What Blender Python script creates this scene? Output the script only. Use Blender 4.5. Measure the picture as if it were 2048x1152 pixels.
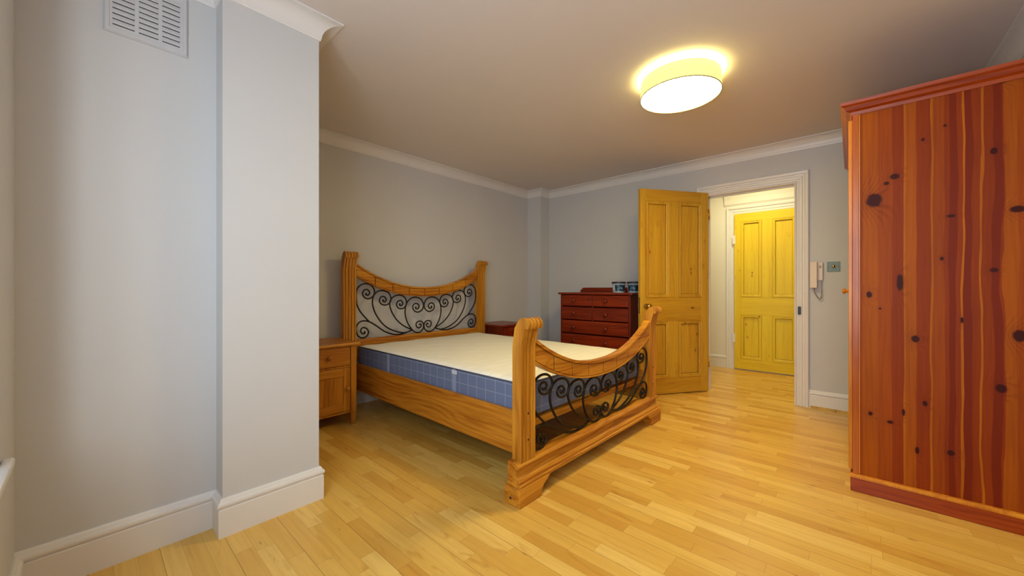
import bpy, bmesh, math, random
from mathutils import Vector, Matrix
random.seed(7)
for o in list(bpy.data.objects): bpy.data.objects.remove(o)
sc = bpy.context.scene
COL = sc.collection

# ---------------------------------------------------------------- camera, world, exposure, daylight
CAM_H = 1.05
cam = bpy.data.cameras.new('camera'); camo = bpy.data.objects.new('camera', cam); COL.objects.link(camo)
cam.sensor_width = 36; cam.lens = 36 * 760 / 2048; cam.clip_start = 0.02; cam.clip_end = 100
camo.location = (0, 0, CAM_H); camo.rotation_euler = (math.pi / 2, 0, math.atan2(681, 760))
sc.camera = camo
sc.view_settings.view_transform = 'Standard'; sc.view_settings.look = 'None'
sc.view_settings.gamma = 1; sc.view_settings.use_curve_mapping = False
sc.view_settings.exposure = 0.2
w = bpy.data.worlds.new('sky'); sc.world = w; w.use_nodes = True
w.node_tree.nodes['Background'].inputs[0].default_value = (0.72, 0.86, 1.0, 1)
w.node_tree.nodes['Background'].inputs[1].default_value = 1.0

def area(name, loc, rot, sx, sy, power, color, spread=180, shape='RECTANGLE'):
    l = bpy.data.lights.new(name, 'AREA'); l.shape = shape; l.size = sx; l.size_y = sy
    l.energy = power; l.color = color; l.spread = math.radians(spread)
    o = bpy.data.objects.new(name, l); COL.objects.link(o); o.location = loc; o.rotation_euler = rot
    return o
# daylight standing outside the window, shining in (+Y)
area('daylight', (-0.15, -0.62, 1.45), (math.radians(90), 0, 0), 1.3, 1.7, 57, (0.83, 0.93, 1.0))
# the hall's own ceiling lamp, out of view
area('hall_lamp', (-0.85, 4.95, 2.46), (0, 0, 0), 0.35, 0.35, 14, (1.0, 0.88, 0.48))
LAMP_BOTTOM, LAMP_SHADE, LAMP_RING = 43.0, 1.4, 34.0

# ---------------------------------------------------------------- materials
def s2l(c):
    return tuple(((v / 255) / 12.92 if v / 255 <= .04045 else ((v / 255 + .055) / 1.055) ** 2.4) for v in c) + (1,)

class NT:
    def __init__(s, name):
        s.m = bpy.data.materials.new(name); s.m.use_nodes = True
        s.t = s.m.node_tree; s.b = s.t.nodes['Principled BSDF']
    def n(s, typ, ins=None, **kw):
        nd = s.t.nodes.new(typ)
        for k, v in kw.items(): setattr(nd, k, v)
        if ins:
            for k, v in ins.items():
                if isinstance(v, bpy.types.NodeSocket): s.t.links.new(v, nd.inputs[k])
                else: nd.inputs[k].default_value = v
        return nd
    def math(s, op, a, b=None, c=None, clamp=False):
        ins = {0: a}
        if b is not None: ins[1] = b
        if c is not None: ins[2] = c
        nd = s.n('ShaderNodeMath', ins, operation=op); nd.use_clamp = clamp
        return nd.outputs[0]
    def mix(s, f, a, b, mode='MIX'):
        nd = s.n('ShaderNodeMix', data_type='RGBA', blend_type=mode)
        for i, v in ((0, f), (6, a), (7, b)):
            if isinstance(v, bpy.types.NodeSocket): s.t.links.new(v, nd.inputs[i])
            else: nd.inputs[i].default_value = v
        return nd.outputs[2]
    def ramp(s, f, stops):
        nd = s.n('ShaderNodeValToRGB', {0: f}); e = nd.color_ramp.elements
        while len(e) < len(stops): e.new(.5)
        for k, (p, c) in zip(e, stops): k.position = p; k.color = c
        return nd.outputs[0]
    def link(s, a, b): s.t.links.new(a, b)

def plain(name, c, rough=.5, metal=0, spec=.5, noise=0, bump=0):
    T = NT(name); T.b.inputs['Roughness'].default_value = rough; T.b.inputs['Metallic'].default_value = metal
    T.b.inputs['Specular IOR Level'].default_value = spec
    col = s2l(c)
    tc = T.n('ShaderNodeTexCoord').outputs['Object']
    ns = T.n('ShaderNodeTexNoise', {'Vector': tc, 'Scale': 2.5, 'Detail': 4.0}).outputs[0]
    k = noise or .03
    d = tuple(v * (1 - k) for v in col[:3]) + (1,); l = tuple(min(1, v * (1 + k)) for v in col[:3]) + (1,)
    T.link(T.mix(ns, d, l), T.b.inputs['Base Color'])
    if bump:
        n2 = T.n('ShaderNodeTexNoise', {'Vector': tc, 'Scale': 90.0, 'Detail': 3.0}).outputs[0]
        bp = T.n('ShaderNodeBump', {'Height': n2, 'Strength': bump, 'Distance': .002}).outputs[0]
        T.link(bp, T.b.inputs['Normal'])
    return T.m

def emit(name, c, st):
    T = NT(name); T.b.inputs['Base Color'].default_value = (.12, .11, .09, 1)
    T.b.inputs['Specular IOR Level'].default_value = .1; T.b.inputs['Emission Color'].default_value = c + (1,); T.b.inputs['Emission Strength'].default_value = st
    return T.m

def wood(name, light, dark, grain='Z', across='X', board=0, rough=.38, knots=.5, knot_s=1.0, contrast=1.0,
         knot_c=(70, 25, 5), sap=0, off=(0, 0, 0), vary=.35, redder=None):
    """pine: streaks along the grain axis, growth rings, knots, optional glued boards"""
    T = NT(name); L, D, K = s2l(light), s2l(dark), s2l(knot_c)
    tc = T.n('ShaderNodeTexCoord').outputs['Object']
    mp = T.n('ShaderNodeMapping', {'Vector': tc, 'Location': off}).outputs[0]
    sx = T.n('ShaderNodeSeparateXYZ', {0: mp})
    ax = {'X': 0, 'Y': 1, 'Z': 2}; ga = sx.outputs[ax[grain]]; aa = sx.outputs[ax[across]]
    third = [q for q in 'XYZ' if q not in (grain, across)][0]; ta = sx.outputs[ax[third]]
    col = None; cellv = None
    vec0 = T.n('ShaderNodeCombineXYZ', {0: aa, 1: ta, 2: ga}).outputs[0]
    if board:
        # irregular glued boards with slightly wandering edges
        wob = T.n('ShaderNodeTexNoise', {'Vector': T.n('ShaderNodeVectorMath', {0: vec0, 1: (7.0, 1.0, 1.6)}, operation='MULTIPLY').outputs[0], 'Scale': 1.0, 'Detail': 1.0}).outputs[0]
        a2 = T.math('ADD', aa, T.math('MULTIPLY', T.math('SUBTRACT', wob, .5), board * .22))
        cell = T.math('FLOOR', T.math('DIVIDE', a2, board))
        wn = T.n('ShaderNodeTexWhiteNoise', {'W': cell}, noise_dimensions='1D')
        cellv = wn.outputs[0]
        shift = T.math('MULTIPLY', cellv, 37.0)
        ga = T.math('ADD', ga, shift)
    vec = T.n('ShaderNodeCombineXYZ', {0: aa, 1: ta, 2: ga}).outputs[0]
    # warp
    w1 = T.n('ShaderNodeTexNoise', {'Vector': T.n('ShaderNodeVectorMath', {0: vec, 1: (5.0, 5.0, 1.2)}, operation='MULTIPLY').outputs[0], 'Scale': 1.0, 'Detail': 2.0}).outputs[0]
    # knots
    kv = T.n('ShaderNodeVectorMath', {0: vec, 1: (8.0 * knot_s, .01, 3.2 * knot_s)}, operation='MULTIPLY').outputs[0]
    vo = T.n('ShaderNodeTexVoronoi', {'Vector': kv, 'Scale': 1.0, 'Randomness': 1.0}, feature='F1')
    kd = vo.outputs['Distance']
    kr = T.n('ShaderNodeSeparateColor', {0: vo.outputs['Color']}).outputs[0]
    keep = T.math('LESS_THAN', kr, knots)
    near = T.math('MULTIPLY', T.math('SUBTRACT', 1.0, T.math('DIVIDE', kd, .45), clamp=True), keep)   # halo
    core = T.math('MULTIPLY', T.math('MULTIPLY_ADD', kd, -16.0, 2.0, clamp=True), keep)
    # rings
    ring_in = T.math('ADD', T.math('MULTIPLY', aa, 190.0), T.math('ADD', T.math('MULTIPLY', w1, 42.0), T.math('MULTIPLY', T.math('POWER', near, 2.0), 16.0)))
    rg = T.math('MULTIPLY_ADD', T.math('SINE', ring_in), .5, .5)
    fine = T.n('ShaderNodeTexNoise', {'Vector': T.n('ShaderNodeVectorMath', {0: vec, 1: (160.0, 160.0, 4.0)}, operation='MULTIPLY').outputs[0], 'Scale': 1.0, 'Detail': 3.0}).outputs[0]
    broad = T.n('ShaderNodeTexNoise', {'Vector': T.n('ShaderNodeVectorMath', {0: vec, 1: (16.0, 16.0, .9)}, operation='MULTIPLY').outputs[0], 'Scale': 1.0, 'Detail': 2.0}).outputs[0]
    rg = T.math('POWER', rg, 2.2)
    f = T.math('ADD', T.math('MULTIPLY', T.math('MULTIPLY', rg, T.math('MULTIPLY_ADD', broad, 1.6, -.25, clamp=True)), .45 * contrast), T.math('MULTIPLY', T.math('SUBTRACT', fine, .35), 1.1 * contrast))
    f = T.math('ADD', f, T.math('MULTIPLY', T.math('SUBTRACT', broad, .4), 1.4 * contrast), clamp=True)
    col = T.mix(f, L, D)
    if board:
        v = T.math('MULTIPLY', cellv, vary)
        col = T.mix(v, col, redder and s2l(redder) or D)
    if sap:   # pale sapwood edge down one side of a board
        fr = T.math('FRACT', T.math('DIVIDE', a2, board))
        edge = T.math('LESS_THAN', T.math('ADD', fr, T.math('MULTIPLY', w1, .12)), .13)
        wn2 = T.n('ShaderNodeTexWhiteNoise', {'W': T.math('ADD', cell, .37)}, noise_dimensions='1D').outputs[0]
        edge = T.math('MULTIPLY', edge, T.math('MULTIPLY', T.math('GREATER_THAN', wn2, .4), sap))
        col = T.mix(edge, col, s2l(tuple(min(255, int(c * 1.22 + 8)) for c in light)))
    col = T.mix(T.math('MULTIPLY', T.math('POWER', near, 2.0), .55), col, D)
    col = T.mix(core, col, K)
    T.link(col, T.b.inputs['Base Color'])
    T.b.inputs['Roughness'].default_value = rough
    T.b.inputs['Specular IOR Level'].default_value = .4
    bp = T.n('ShaderNodeBump', {'Height': f, 'Strength': .08, 'Distance': .002}).outputs[0]
    T.link(bp, T.b.inputs['Normal'])
    return T.m

def floor_mat():
    T = NT('beech_strip_laminate')
    tc = T.n('ShaderNodeTexCoord').outputs['Object']
    sx = T.n('ShaderNodeSeparateXYZ', {0: tc}); X, Y = sx.outputs[0], sx.outputs[1]
    W, Ln = .064, .42
    row = T.math('FLOOR', T.math('DIVIDE', Y, W))
    r1 = T.n('ShaderNodeTexWhiteNoise', {'W': row}, noise_dimensions='1D').outputs[0]
    xo = T.math('ADD', T.math('DIVIDE', X, Ln), T.math('MULTIPLY', r1, 9.0))
    cx = T.math('FLOOR', xo)
    cell = T.n('ShaderNodeCombineXYZ', {0: cx, 1: row, 2: 0.0}).outputs[0]
    wn = T.n('ShaderNodeTexWhiteNoise', {'Vector': cell}, noise_dimensions='3D')
    rv = wn.outputs[0]
    rc = T.n('ShaderNodeSeparateColor', {0: wn.outputs[1]}).outputs[1]
    # grain, different in each strip
    sh = T.math('MULTIPLY', rv, 50.0)
    gv = T.n('ShaderNodeCombineXYZ', {0: T.math('ADD', T.math('MULTIPLY', X, 3.0), sh), 1: T.math('MULTIPLY', Y, 60.0), 2: sh}).outputs[0]
    g = T.n('ShaderNodeTexNoise', {'Vector': gv, 'Scale': 1.0, 'Detail': 4.0}).outputs[0]
    gv2 = T.n('ShaderNodeCombineXYZ', {0: T.math('ADD', T.math('MULTIPLY', X, 4.0), sh), 1: T.math('MULTIPLY', Y, 16.0), 2: sh}).outputs[0]
    g2 = T.n('ShaderNodeTexNoise', {'Vector': gv2, 'Scale': 1.0, 'Detail': 2.0, 'Distortion': 1.2}).outputs[0]
    base = T.ramp(rv, [(0.0, s2l((204, 152, 66))), (.35, s2l((218, 172, 82))), (.7, s2l((224, 181, 90))), (1.0, s2l((232, 193, 106)))])
    col = T.mix(T.math('MULTIPLY', T.math('SUBTRACT', g, .35, clamp=True), .9), base, s2l((190, 138, 40)))
    st = T.math('MULTIPLY', T.math('MULTIPLY_ADD', g2, 6.0, -3.6, clamp=True), .5)
    col = T.mix(st, col, s2l((176, 112, 30)))
    # sparse dark flecks
    fv = T.n('ShaderNodeCombineXYZ', {0: T.math('MULTIPLY', X, 6.0), 1: T.math('MULTIPLY', Y, 22.0), 2: 0.0}).outputs[0]
    vo = T.n('ShaderNodeTexVoronoi', {'Vector': fv, 'Scale': 1.0}, feature='F1')
    vr = T.n('ShaderNodeSeparateColor', {0: vo.outputs['Color']}).outputs[0]
    fk = T.math('MULTIPLY', T.math('MULTIPLY_ADD', vo.outputs['Distance'], -9.0, 1.3, clamp=True), T.math('LESS_THAN', vr, .22))
    col = T.mix(T.math('MULTIPLY', fk, .7), col, s2l((120, 66, 28)))
    # seams
    fy = T.math('FRACT', T.math('DIVIDE', Y, W)); fx = T.math('FRACT', xo)
    s1 = T.math('LESS_THAN', fy, .022); s2 = T.math('LESS_THAN', fx, .004)
    plank = T.math('LESS_THAN', T.math('FRACT', T.math('DIVIDE', Y, W * 3)), .010)
    seam = T.math('ADD', T.math('MULTIPLY', T.math('MAXIMUM', s1, s2), .35), T.math('MULTIPLY', plank, .45), clamp=True)
    col = T.mix(seam, col, s2l((120, 70, 30)))
    T.link(col, T.b.inputs['Base Color'])
    T.link(T.math('MULTIPLY_ADD', g, .12, .26), T.b.inputs['Roughness'])
    T.b.inputs['Specular IOR Level'].default_value = .45
    return T.m

def mattress_side_mat():
    T = NT('blue_grey_quilted_fabric')
    tc = T.n('ShaderNodeTexCoord').outputs['Object']
    sx = T.n('ShaderNodeSeparateXYZ', {0: tc})
    m = 0
    L = []
    for i, p in ((0, .078), (1, .078), (2, .066)):
        fr = T.math('FRACT', T.math('DIVIDE', T.math('ADD', sx.outputs[i], 5.013), p))
        L.append(T.math('LESS_THAN', T.math('ABSOLUTE', T.math('SUBTRACT', fr, .5)), .022))
    nrm = T.n('ShaderNodeSeparateXYZ', {0: T.n('ShaderNodeNewGeometry').outputs['Normal']})
    ay = T.math('GREATER_THAN', T.math('ABSOLUTE', nrm.outputs[1]), .5)
    vert = T.math('ADD', T.math('MULTIPLY', L[0], ay), T.math('MULTIPLY', L[1], T.math('SUBTRACT', 1.0, ay)))
    g = T.math('MAXIMUM', vert, L[2])
    ns = T.n('ShaderNodeTexNoise', {'Vector': tc, 'Scale': 180.0, 'Detail': 2.0}).outputs[0]
    c = T.mix(ns, s2l((92, 104, 136)), s2l((112, 124, 156)))
    c = T.mix(T.math('MULTIPLY', g, .38), c, s2l((190, 198, 214)))
    T.link(c, T.b.inputs['Base Color']); T.b.inputs['Roughness'].default_value = .9
    return T.m

def mattress_top_mat():
    T = NT('cream_quilted_fabric')
    tc = T.n('ShaderNodeTexCoord').outputs['Object']
    sx = T.n('ShaderNodeSeparateXYZ', {0: tc})
    fr = T.math('FRACT', T.math('DIVIDE', T.math('ADD', sx.outputs[0], 5.0), .085))
    tri = T.math('ABSOLUTE', T.math('SUBTRACT', fr, .5))
    line = T.math('MULTIPLY_ADD', tri, -18.0, 1.0, clamp=True)
    ns = T.n('ShaderNodeTexNoise', {'Vector': tc, 'Scale': 9.0, 'Detail': 3.0}).outputs[0]
    c = T.mix(ns, s2l((244, 240, 228)), s2l((252, 249, 242)))
    c = T.mix(T.math('MULTIPLY', line, .22), c, s2l((190, 176, 150)))
    T.link(c, T.b.inputs['Base Color']); T.b.inputs['Roughness'].default_value = .85
    h = T.math('ADD', T.math('MULTIPLY', line, -1.0), T.math('MULTIPLY', ns, .8))
    T.link(T.n('ShaderNodeBump', {'Height': h, 'Strength': .35, 'Distance': .006}).outputs[0], T.b.inputs['Normal'])
    return T.m

def glass_mat():
    T = NT('window_glass')
    tr = T.n('ShaderNodeBsdfTransparent'); gl = T.n('ShaderNodeBsdfGlossy', {'Roughness': .02})
    mx = T.n('ShaderNodeMixShader', {0: .06, 1: tr.outputs[0], 2: gl.outputs[0]})
    T.link(mx.outputs[0], T.t.nodes['Material Output'].inputs[0])
    return T.m

def tub_label_mat():
    T = NT('tub_label')
    tc = T.n('ShaderNodeTexCoord').outputs['Object']
    sx = T.n('ShaderNodeSeparateXYZ', {0: tc})
    ns = T.n('ShaderNodeTexNoise', {'Vector': tc, 'Scale': 38.0, 'Detail': 1.0}).outputs[0]
    c = T.ramp(ns, [(0.3, s2l((12, 24, 52))), (.5, s2l((26, 60, 96))), (.62, s2l((38, 92, 116))), (.7, s2l((170, 184, 196)))])
    T.link(c, T.b.inputs['Base Color']); T.b.inputs['Roughness'].default_value = .4
    return T.m

M = {}
M['wall'] = plain('pale_grey_wall_paint', (199, 198, 199), .75, noise=.02, bump=.05)
M['ceil'] = plain('white_ceiling_paint', (214, 205, 200), .8, noise=.015)
M['trim'] = plain('white_gloss_trim_paint', (222, 218, 216), .35, noise=.015)
M['hallwall'] = plain('white_hall_paint', (226, 222, 214), .8)
M['floor'] = floor_mat()
BL, BD = (208, 144, 44), (150, 84, 12)
M['bedZ'] = wood('honey_pine_upright', BL, BD, 'Z', 'Y', knots=.25, rough=.33)
M['bedY'] = wood('honey_pine_cross', BL, (148, 78, 10), 'Y', 'Z', knots=.25, rough=.33, contrast=1.2)
M['bedX'] = wood('honey_pine_side', (204, 136, 40), (148, 78, 12), 'X', 'Z', knots=.12, rough=.33, contrast=1.2)
M['iron'] = plain('black_wrought_iron', (26, 18, 16), .38, .5)
M['nsY'] = wood('amber_pine_cross', (192, 126, 34), (146, 80, 14), 'Y', 'Z', knots=.3, rough=.35)
M['nsZ'] = wood('amber_pine_upright', (190, 124, 32), (142, 76, 12), 'Z', 'Y', knots=.45, rough=.35, knot_c=(70, 18, 8))
M['mahX'] = wood('red_stained_pine_cross', (144, 50, 16), (84, 16, 8), 'X', 'Z', knots=.2, rough=.3, knot_c=(40, 6, 6))
M['mahZ'] = wood('red_stained_pine_upright', (138, 46, 14), (78, 16, 8), 'Z', 'X', knots=.1, rough=.3, knot_c=(40, 6, 6))
M['doorZ'] = wood('waxed_old_pine_upright', (204, 160, 46), (166, 112, 20), 'Z', 'X', knots=.8, rough=.45, knot_s=2.1, contrast=.7, knot_c=(110, 60, 10))
M['doorX'] = wood('waxed_old_pine_cross', (200, 154, 42), (162, 108, 18), 'X', 'Z', knots=.25, rough=.45, knot_s=1.5, contrast=.7, knot_c=(110, 60, 10))
HL, HD = (230, 198, 28), (202, 160, 12)
M['hdoorZ'] = wood('yellow_waxed_pine_upright', HL, HD, 'Z', 'X', knots=.8, rough=.45, knot_s=2.1, contrast=.6, knot_c=(140, 80, 10))
M['hdoorX'] = wood('yellow_waxed_pine_cross', HL, HD, 'X', 'Z', knots=.2, rough=.45, knot_s=1.5, contrast=.6, knot_c=(140, 80, 10))
M['doorgroove'] = plain('dark_groove_line', (120, 66, 16), .5)  # darker brown for the thin lines along the door mouldings
WL, WD = (184, 92, 14), (140, 52, 8)
WK = [(0.25, 1.757, 1), (0.32, 1.804, 0.7), (0.126, 1.571, 1.3), (0.081, 1.493, 2.2), (0.338, 1.382, 1), (0.31, 1.187, 1.2), (0.173, 1.077, 2.3), (0.063, 1.017, 1.3), (0.103, 0.947, 0.7), (0.371, 0.904, 1), (0.226, 0.805, 1.5), (0.257, 0.501, 1), (0.068, 0.412, 0.8), (0.139, 0.385, 0.9), (0.185, 0.443, 1), (0.338, 0.289, 0.9), (0.231, 0.27, 1), (0.463, 1.129, 1), (0.463, 1.652, 0.9), (0.527, 1.388, 1.8), (0.532, 0.845, 1.5), (0.482, 0.612, 1.5), (0.485, 1.955, 1.8), (0.155, 1.6, 1.5)]
def ward_side_mat():
    T = NT('glued_pine_side_panel')
    tc = T.n('ShaderNodeTexCoord').outputs['Object']
    sx = T.n('ShaderNodeSeparateXYZ', {0: tc}); X, Z = sx.outputs[0], sx.outputs[2]
    def cv(a, b, c=0.0): return T.n('ShaderNodeCombineXYZ', {0: a, 1: b, 2: c}).outputs[0]
    # edges that wander up the panel
    wob = T.n('ShaderNodeTexNoise', {'Vector': cv(T.math('MULTIPLY', X, 15.0), T.math('MULTIPLY', Z, 2.2)), 'Scale': 1.0, 'Detail': 2.0}).outputs[0]
    amp = T.math('MULTIPLY_ADD', X, .07, .004)
    Xw = T.math('ADD', X, T.math('MULTIPLY', T.math('SUBTRACT', wob, .5), amp))
    A, B, C, D_, P = (164, 80, 2), (154, 68, 2), (138, 52, 1), (116, 34, 1), (178, 96, 8)
    stops = [(0, B), (.038, A), (.094, B), (.144, C), (.184, P), (.190, A), (.229, C), (.273, P), (.281, B), (.318, C), (.332, D_), (.352, C), (.370, P), (.376, D_), (.400, C), (.424, P), (.430, C), (.458, D_), (.484, C), (.488, A), (.525, B), (.56, C)]
    base = T.n('ShaderNodeValToRGB', {0: T.math('DIVIDE', Xw, .6)}); cr = base.color_ramp; cr.interpolation = 'CONSTANT'
    while len(cr.elements) < len(stops): cr.elements.new(.5)
    for e, (x, c) in zip(cr.elements, stops): e.position = x / .6; e.color = s2l(c)
    col = base.outputs[0]
    # knots at their places on the panel: (x, z, half width, half height)
    KN = WARD_KNOTS
    field = None; core = None
    for (kx, kz, rx, rz) in KN:
        dx = T.math('DIVIDE', T.math('SUBTRACT', X, kx), rx); dz = T.math('DIVIDE', T.math('SUBTRACT', Z, kz), rz)
        d = T.math('SQRT', T.math('ADD', T.math('MULTIPLY', dx, dx), T.math('MULTIPLY', dz, dz)))
        core = d if core is None else T.math('MINIMUM', core, d)
    nz = T.n('ShaderNodeTexNoise', {'Vector': cv(T.math('MULTIPLY', X, 60.0), T.math('MULTIPLY', Z, 40.0)), 'Scale': 1.0, 'Detail': 2.0}).outputs[0]
    cd = T.math('ADD', core, T.math('MULTIPLY', T.math('SUBTRACT', nz, .5), .5))
    inner = T.math('MULTIPLY_ADD', cd, -3.0, 3.6, clamp=True)
    halo = T.math('MULTIPLY_ADD', core, -.22, 1.0, clamp=True)
    ring = T.math('ADD', T.math('MULTIPLY', X, 300.0), T.math('MULTIPLY', T.math('POWER', halo, 2.0), 30.0))
    w1 = T.n('ShaderNodeTexNoise', {'Vector': cv(T.math('MULTIPLY', X, 9.0), T.math('MULTIPLY', Z, 1.4)), 'Scale': 1.0, 'Detail': 2.0}).outputs[0]
    ring = T.math('POWER', T.math('MULTIPLY_ADD', T.math('SINE', T.math('ADD', ring, T.math('MULTIPLY', w1, 22.0))), .5, .5), 2.0)
    fine = T.n('ShaderNodeTexNoise', {'Vector': cv(T.math('MULTIPLY', X, 260.0), T.math('MULTIPLY', Z, 4.0)), 'Scale': 1.0, 'Detail': 3.0}).outputs[0]
    br = T.n('ShaderNodeTexNoise', {'Vector': cv(T.math('MULTIPLY', X, 12.0), T.math('MULTIPLY', Z, 1.5), 3.0), 'Scale': 1.0, 'Detail': 2.0}).outputs[0]
    f = T.math('ADD', T.math('MULTIPLY', ring, T.math('MULTIPLY_ADD', halo, .38, .16)), T.math('MULTIPLY', T.math('SUBTRACT', fine, .4), .9))
    f = T.math('ADD', f, T.math('MULTIPLY', T.math('SUBTRACT', br, .45), 1.3), clamp=True)
    col = T.mix(T.math('MULTIPLY', f, .75), col, s2l((104, 30, 6)))
    col = T.mix(T.math('MULTIPLY', T.math('POWER', halo, 4.0), .5), col, s2l((96, 26, 6)))
    col = T.mix(inner, col, s2l((58, 10, 5)))
    T.link(col, T.b.inputs['Base Color']); T.b.inputs['Roughness'].default_value = .5; T.b.inputs['Specular IOR Level'].default_value = .15
    return T.m
WARD_KNOTS = [(x, z, (.0085 + .004 * math.sin(x * 97)) * k, (.0115 + .005 * math.sin(z * 31)) * k) for x, z, k in WK]
M['wardZ'] = wood('orange_pine_upright', WL, WD, 'Z', 'Y', knots=.2, rough=.3, knot_c=(80, 20, 6))
M['wardSide'] = ward_side_mat()
M['wardX'] = wood('orange_pine_moulding', (172, 70, 12), (124, 36, 8), 'X', 'Z', knots=.3, rough=.3, knot_c=(80, 16, 8))
M['wardLit'] = wood('lamplit_pine', (214, 138, 30), (176, 92, 12), 'Z', 'Y', knots=.2, rough=.3)  # yellower than the other wardrobe pine: lamplight put into the colour
M['brass'] = plain('aged_brass', (190, 150, 80), .25, 1.0)
M['steel'] = plain('brushed_steel', (116, 132, 126), .5, .2)
M['black'] = plain('black_metal', (16, 14, 22), .4)
M['mside'] = mattress_side_mat(); M['mtop'] = mattress_top_mat()
M['piping'] = plain('dark_grey_piping', (70, 74, 92), .8)
M['strap'] = plain('grey_blue_webbing', (136, 146, 172), .85)
M['label'] = plain('pale_label', (196, 200, 208), .8)
M['phone'] = plain('ivory_plastic', (220, 202, 184), .45)
M['cord'] = plain('grey_cord', (150, 138, 122), .6)
M['vent'] = plain('white_vent_plastic', (196, 196, 200), .5)
M['dark'] = plain('painted_cavity_shade', (60, 58, 60), .9)  # shade behind the vent louvres, put into the colour
M['tub'] = plain('white_tub_plastic', (176, 184, 200), .4)
M['tublid'] = plain('dark_blue_lid_rim', (40, 44, 58), .4)
M['tubl'] = tub_label_mat()
M['glass'] = glass_mat()
M['plug'] = plain('dark_bolt_hole', (46, 20, 8), .7)
LC = (1.0, .74, .38)
M['lamp_bottom'] = emit('lit_diffuser', (1.0, .80, .30), LAMP_BOTTOM)
M['lamp_shade'] = emit('lit_shade_fabric', (.80, .66, .20), LAMP_SHADE)
M['lamp_ring'] = emit('lamp_bulb', (1.0, .74, .14), LAMP_RING)
M['lamp_rim'] = plain('bronze_shade_rim', (130, 110, 60), .4)

# ---------------------------------------------------------------- mesh helpers
class MB:
    def __init__(s): s.bm = bmesh.new()
    def box(s, x0, x1, y0, y1, z0, z1):
        v = [s.bm.verts.new(p) for p in ((x0, y0, z0), (x1, y0, z0), (x1, y1, z0), (x0, y1, z0), (x0, y0, z1), (x1, y0, z1), (x1, y1, z1), (x0, y1, z1))]
        for f in ((0, 3, 2, 1), (4, 5, 6, 7), (0, 1, 5, 4), (1, 2, 6, 5), (2, 3, 7, 6), (3, 0, 4, 7)): s.bm.faces.new([v[i] for i in f])
        return s
    def loft(s, rings, closed=False, caps=True, smooth=False):
        R = [[s.bm.verts.new(p) for p in r] for r in rings]; n = len(R[0])
        m = len(R) if closed else len(R) - 1
        for i in range(m):
            a, b = R[i], R[(i + 1) % len(R)]
            for j in range(n):
                f = s.bm.faces.new((a[j], a[(j + 1) % n], b[(j + 1) % n], b[j])); f.smooth = smooth
        if caps and not closed:
            s.bm.faces.new(R[0][::-1]); s.bm.faces.new(R[-1])
        return s
    def prism(s, prof, axis, a, b, smooth=False):
        """prof: 2-D points in the plane of the other two axes (in XYZ order)"""
        def P(u, v, t): return {'X': (t, u, v), 'Y': (u, t, v), 'Z': (u, v, t)}[axis]
        return s.loft([[P(u, v, a) for u, v in prof], [P(u, v, b) for u, v in prof]], smooth=smooth)
    def tube(s, pts, r, n=8, taper=None):
        pts = [Vector(p) for p in pts]; rings = []
        up = None
        for i, p in enumerate(pts):
            t = (pts[min(i + 1, len(pts) - 1)] - pts[max(i - 1, 0)]).normalized()
            if up is None: up = Vector((1, 0, 0)) if abs(t.x) < .9 else Vector((0, 1, 0))
            a = (up - t * up.dot(t)).normalized(); b = t.cross(a); up = a
            rr = r if taper is None else r * taper(i / (len(pts) - 1))
            rings.append([p + (a * math.cos(k * 2 * math.pi / n) + b * math.sin(k * 2 * math.pi / n)) * rr for k in range(n)])
        return s.loft(rings, smooth=True)
    def lathe(s, prof, c, d=(0, 0, 1), n=24):
        """prof: (radius, height) along direction d from c"""
        d = Vector(d).normalized(); a = d.orthogonal().normalized(); b = d.cross(a); c = Vector(c)
        rings = [[c + d * h + (a * math.cos(k * 2 * math.pi / n) + b * math.sin(k * 2 * math.pi / n)) * max(r, 1e-4) for k in range(n)] for r, h in prof]
        return s.loft(rings, smooth=True)
    def build(s, name, mat, parent=None, bevel=0, seg=2):
        bmesh.ops.recalc_face_normals(s.bm, faces=s.bm.faces)
        me = bpy.data.meshes.new(name); s.bm.to_mesh(me); s.bm.free(); me.materials.append(mat)
        o = bpy.data.objects.new(name, me); COL.objects.link(o)
        if parent: o.parent = parent
        if bevel:
            m = o.modifiers.new('bevel', 'BEVEL'); m.width = bevel; m.segments = seg; m.limit_method = 'ANGLE'; m.angle_limit = math.radians(40)
            m.harden_normals = False
        return o

def box(name, x0, x1, y0, y1, z0, z1, mat, parent=None, bevel=0):
    return MB().box(x0, x1, y0, y1, z0, z1).build(name, mat, parent, bevel)

def thing(name, label, cat, loc=(0, 0, 0), rz=0, group=None):
    o = bpy.data.objects.new(name, None); COL.objects.link(o); o.location = loc; o.rotation_euler = (0, 0, rz)
    o.empty_display_size = .1
    o['label'] = label; o['category'] = cat
    if group: o['group'] = group
    return o
def struct(o, label=None):
    o['kind'] = 'structure'
    if label: o['label'] = label
    return o

def sweep(path, prof, closed=False, side=1):
    """prof: (offset into the room, z); path 2-D walked with the room on its right when side=1"""
    mb = MB(); n = len(path); P = [Vector(p) for p in path]; rings = []
    def nrm(a, b):
        d = (b - a).normalized(); return Vector((d.y, -d.x)) * side
    for i in range(n):
        if closed: n1 = nrm(P[i - 1], P[i]); n2 = nrm(P[i], P[(i + 1) % n])
        else:
            n1 = nrm(P[i - 1], P[i]) if i else None; n2 = nrm(P[i], P[i + 1]) if i < n - 1 else None
            n1 = n1 or n2; n2 = n2 or n1
        m = (n1 + n2); m = m / (1 + n1.dot(n2)) if (1 + n1.dot(n2)) > .01 else n1
        rings.append([(P[i].x + m.x * u, P[i].y + m.y * u, z) for u, z in prof])
    return mb.loft(rings, closed=closed)

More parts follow.
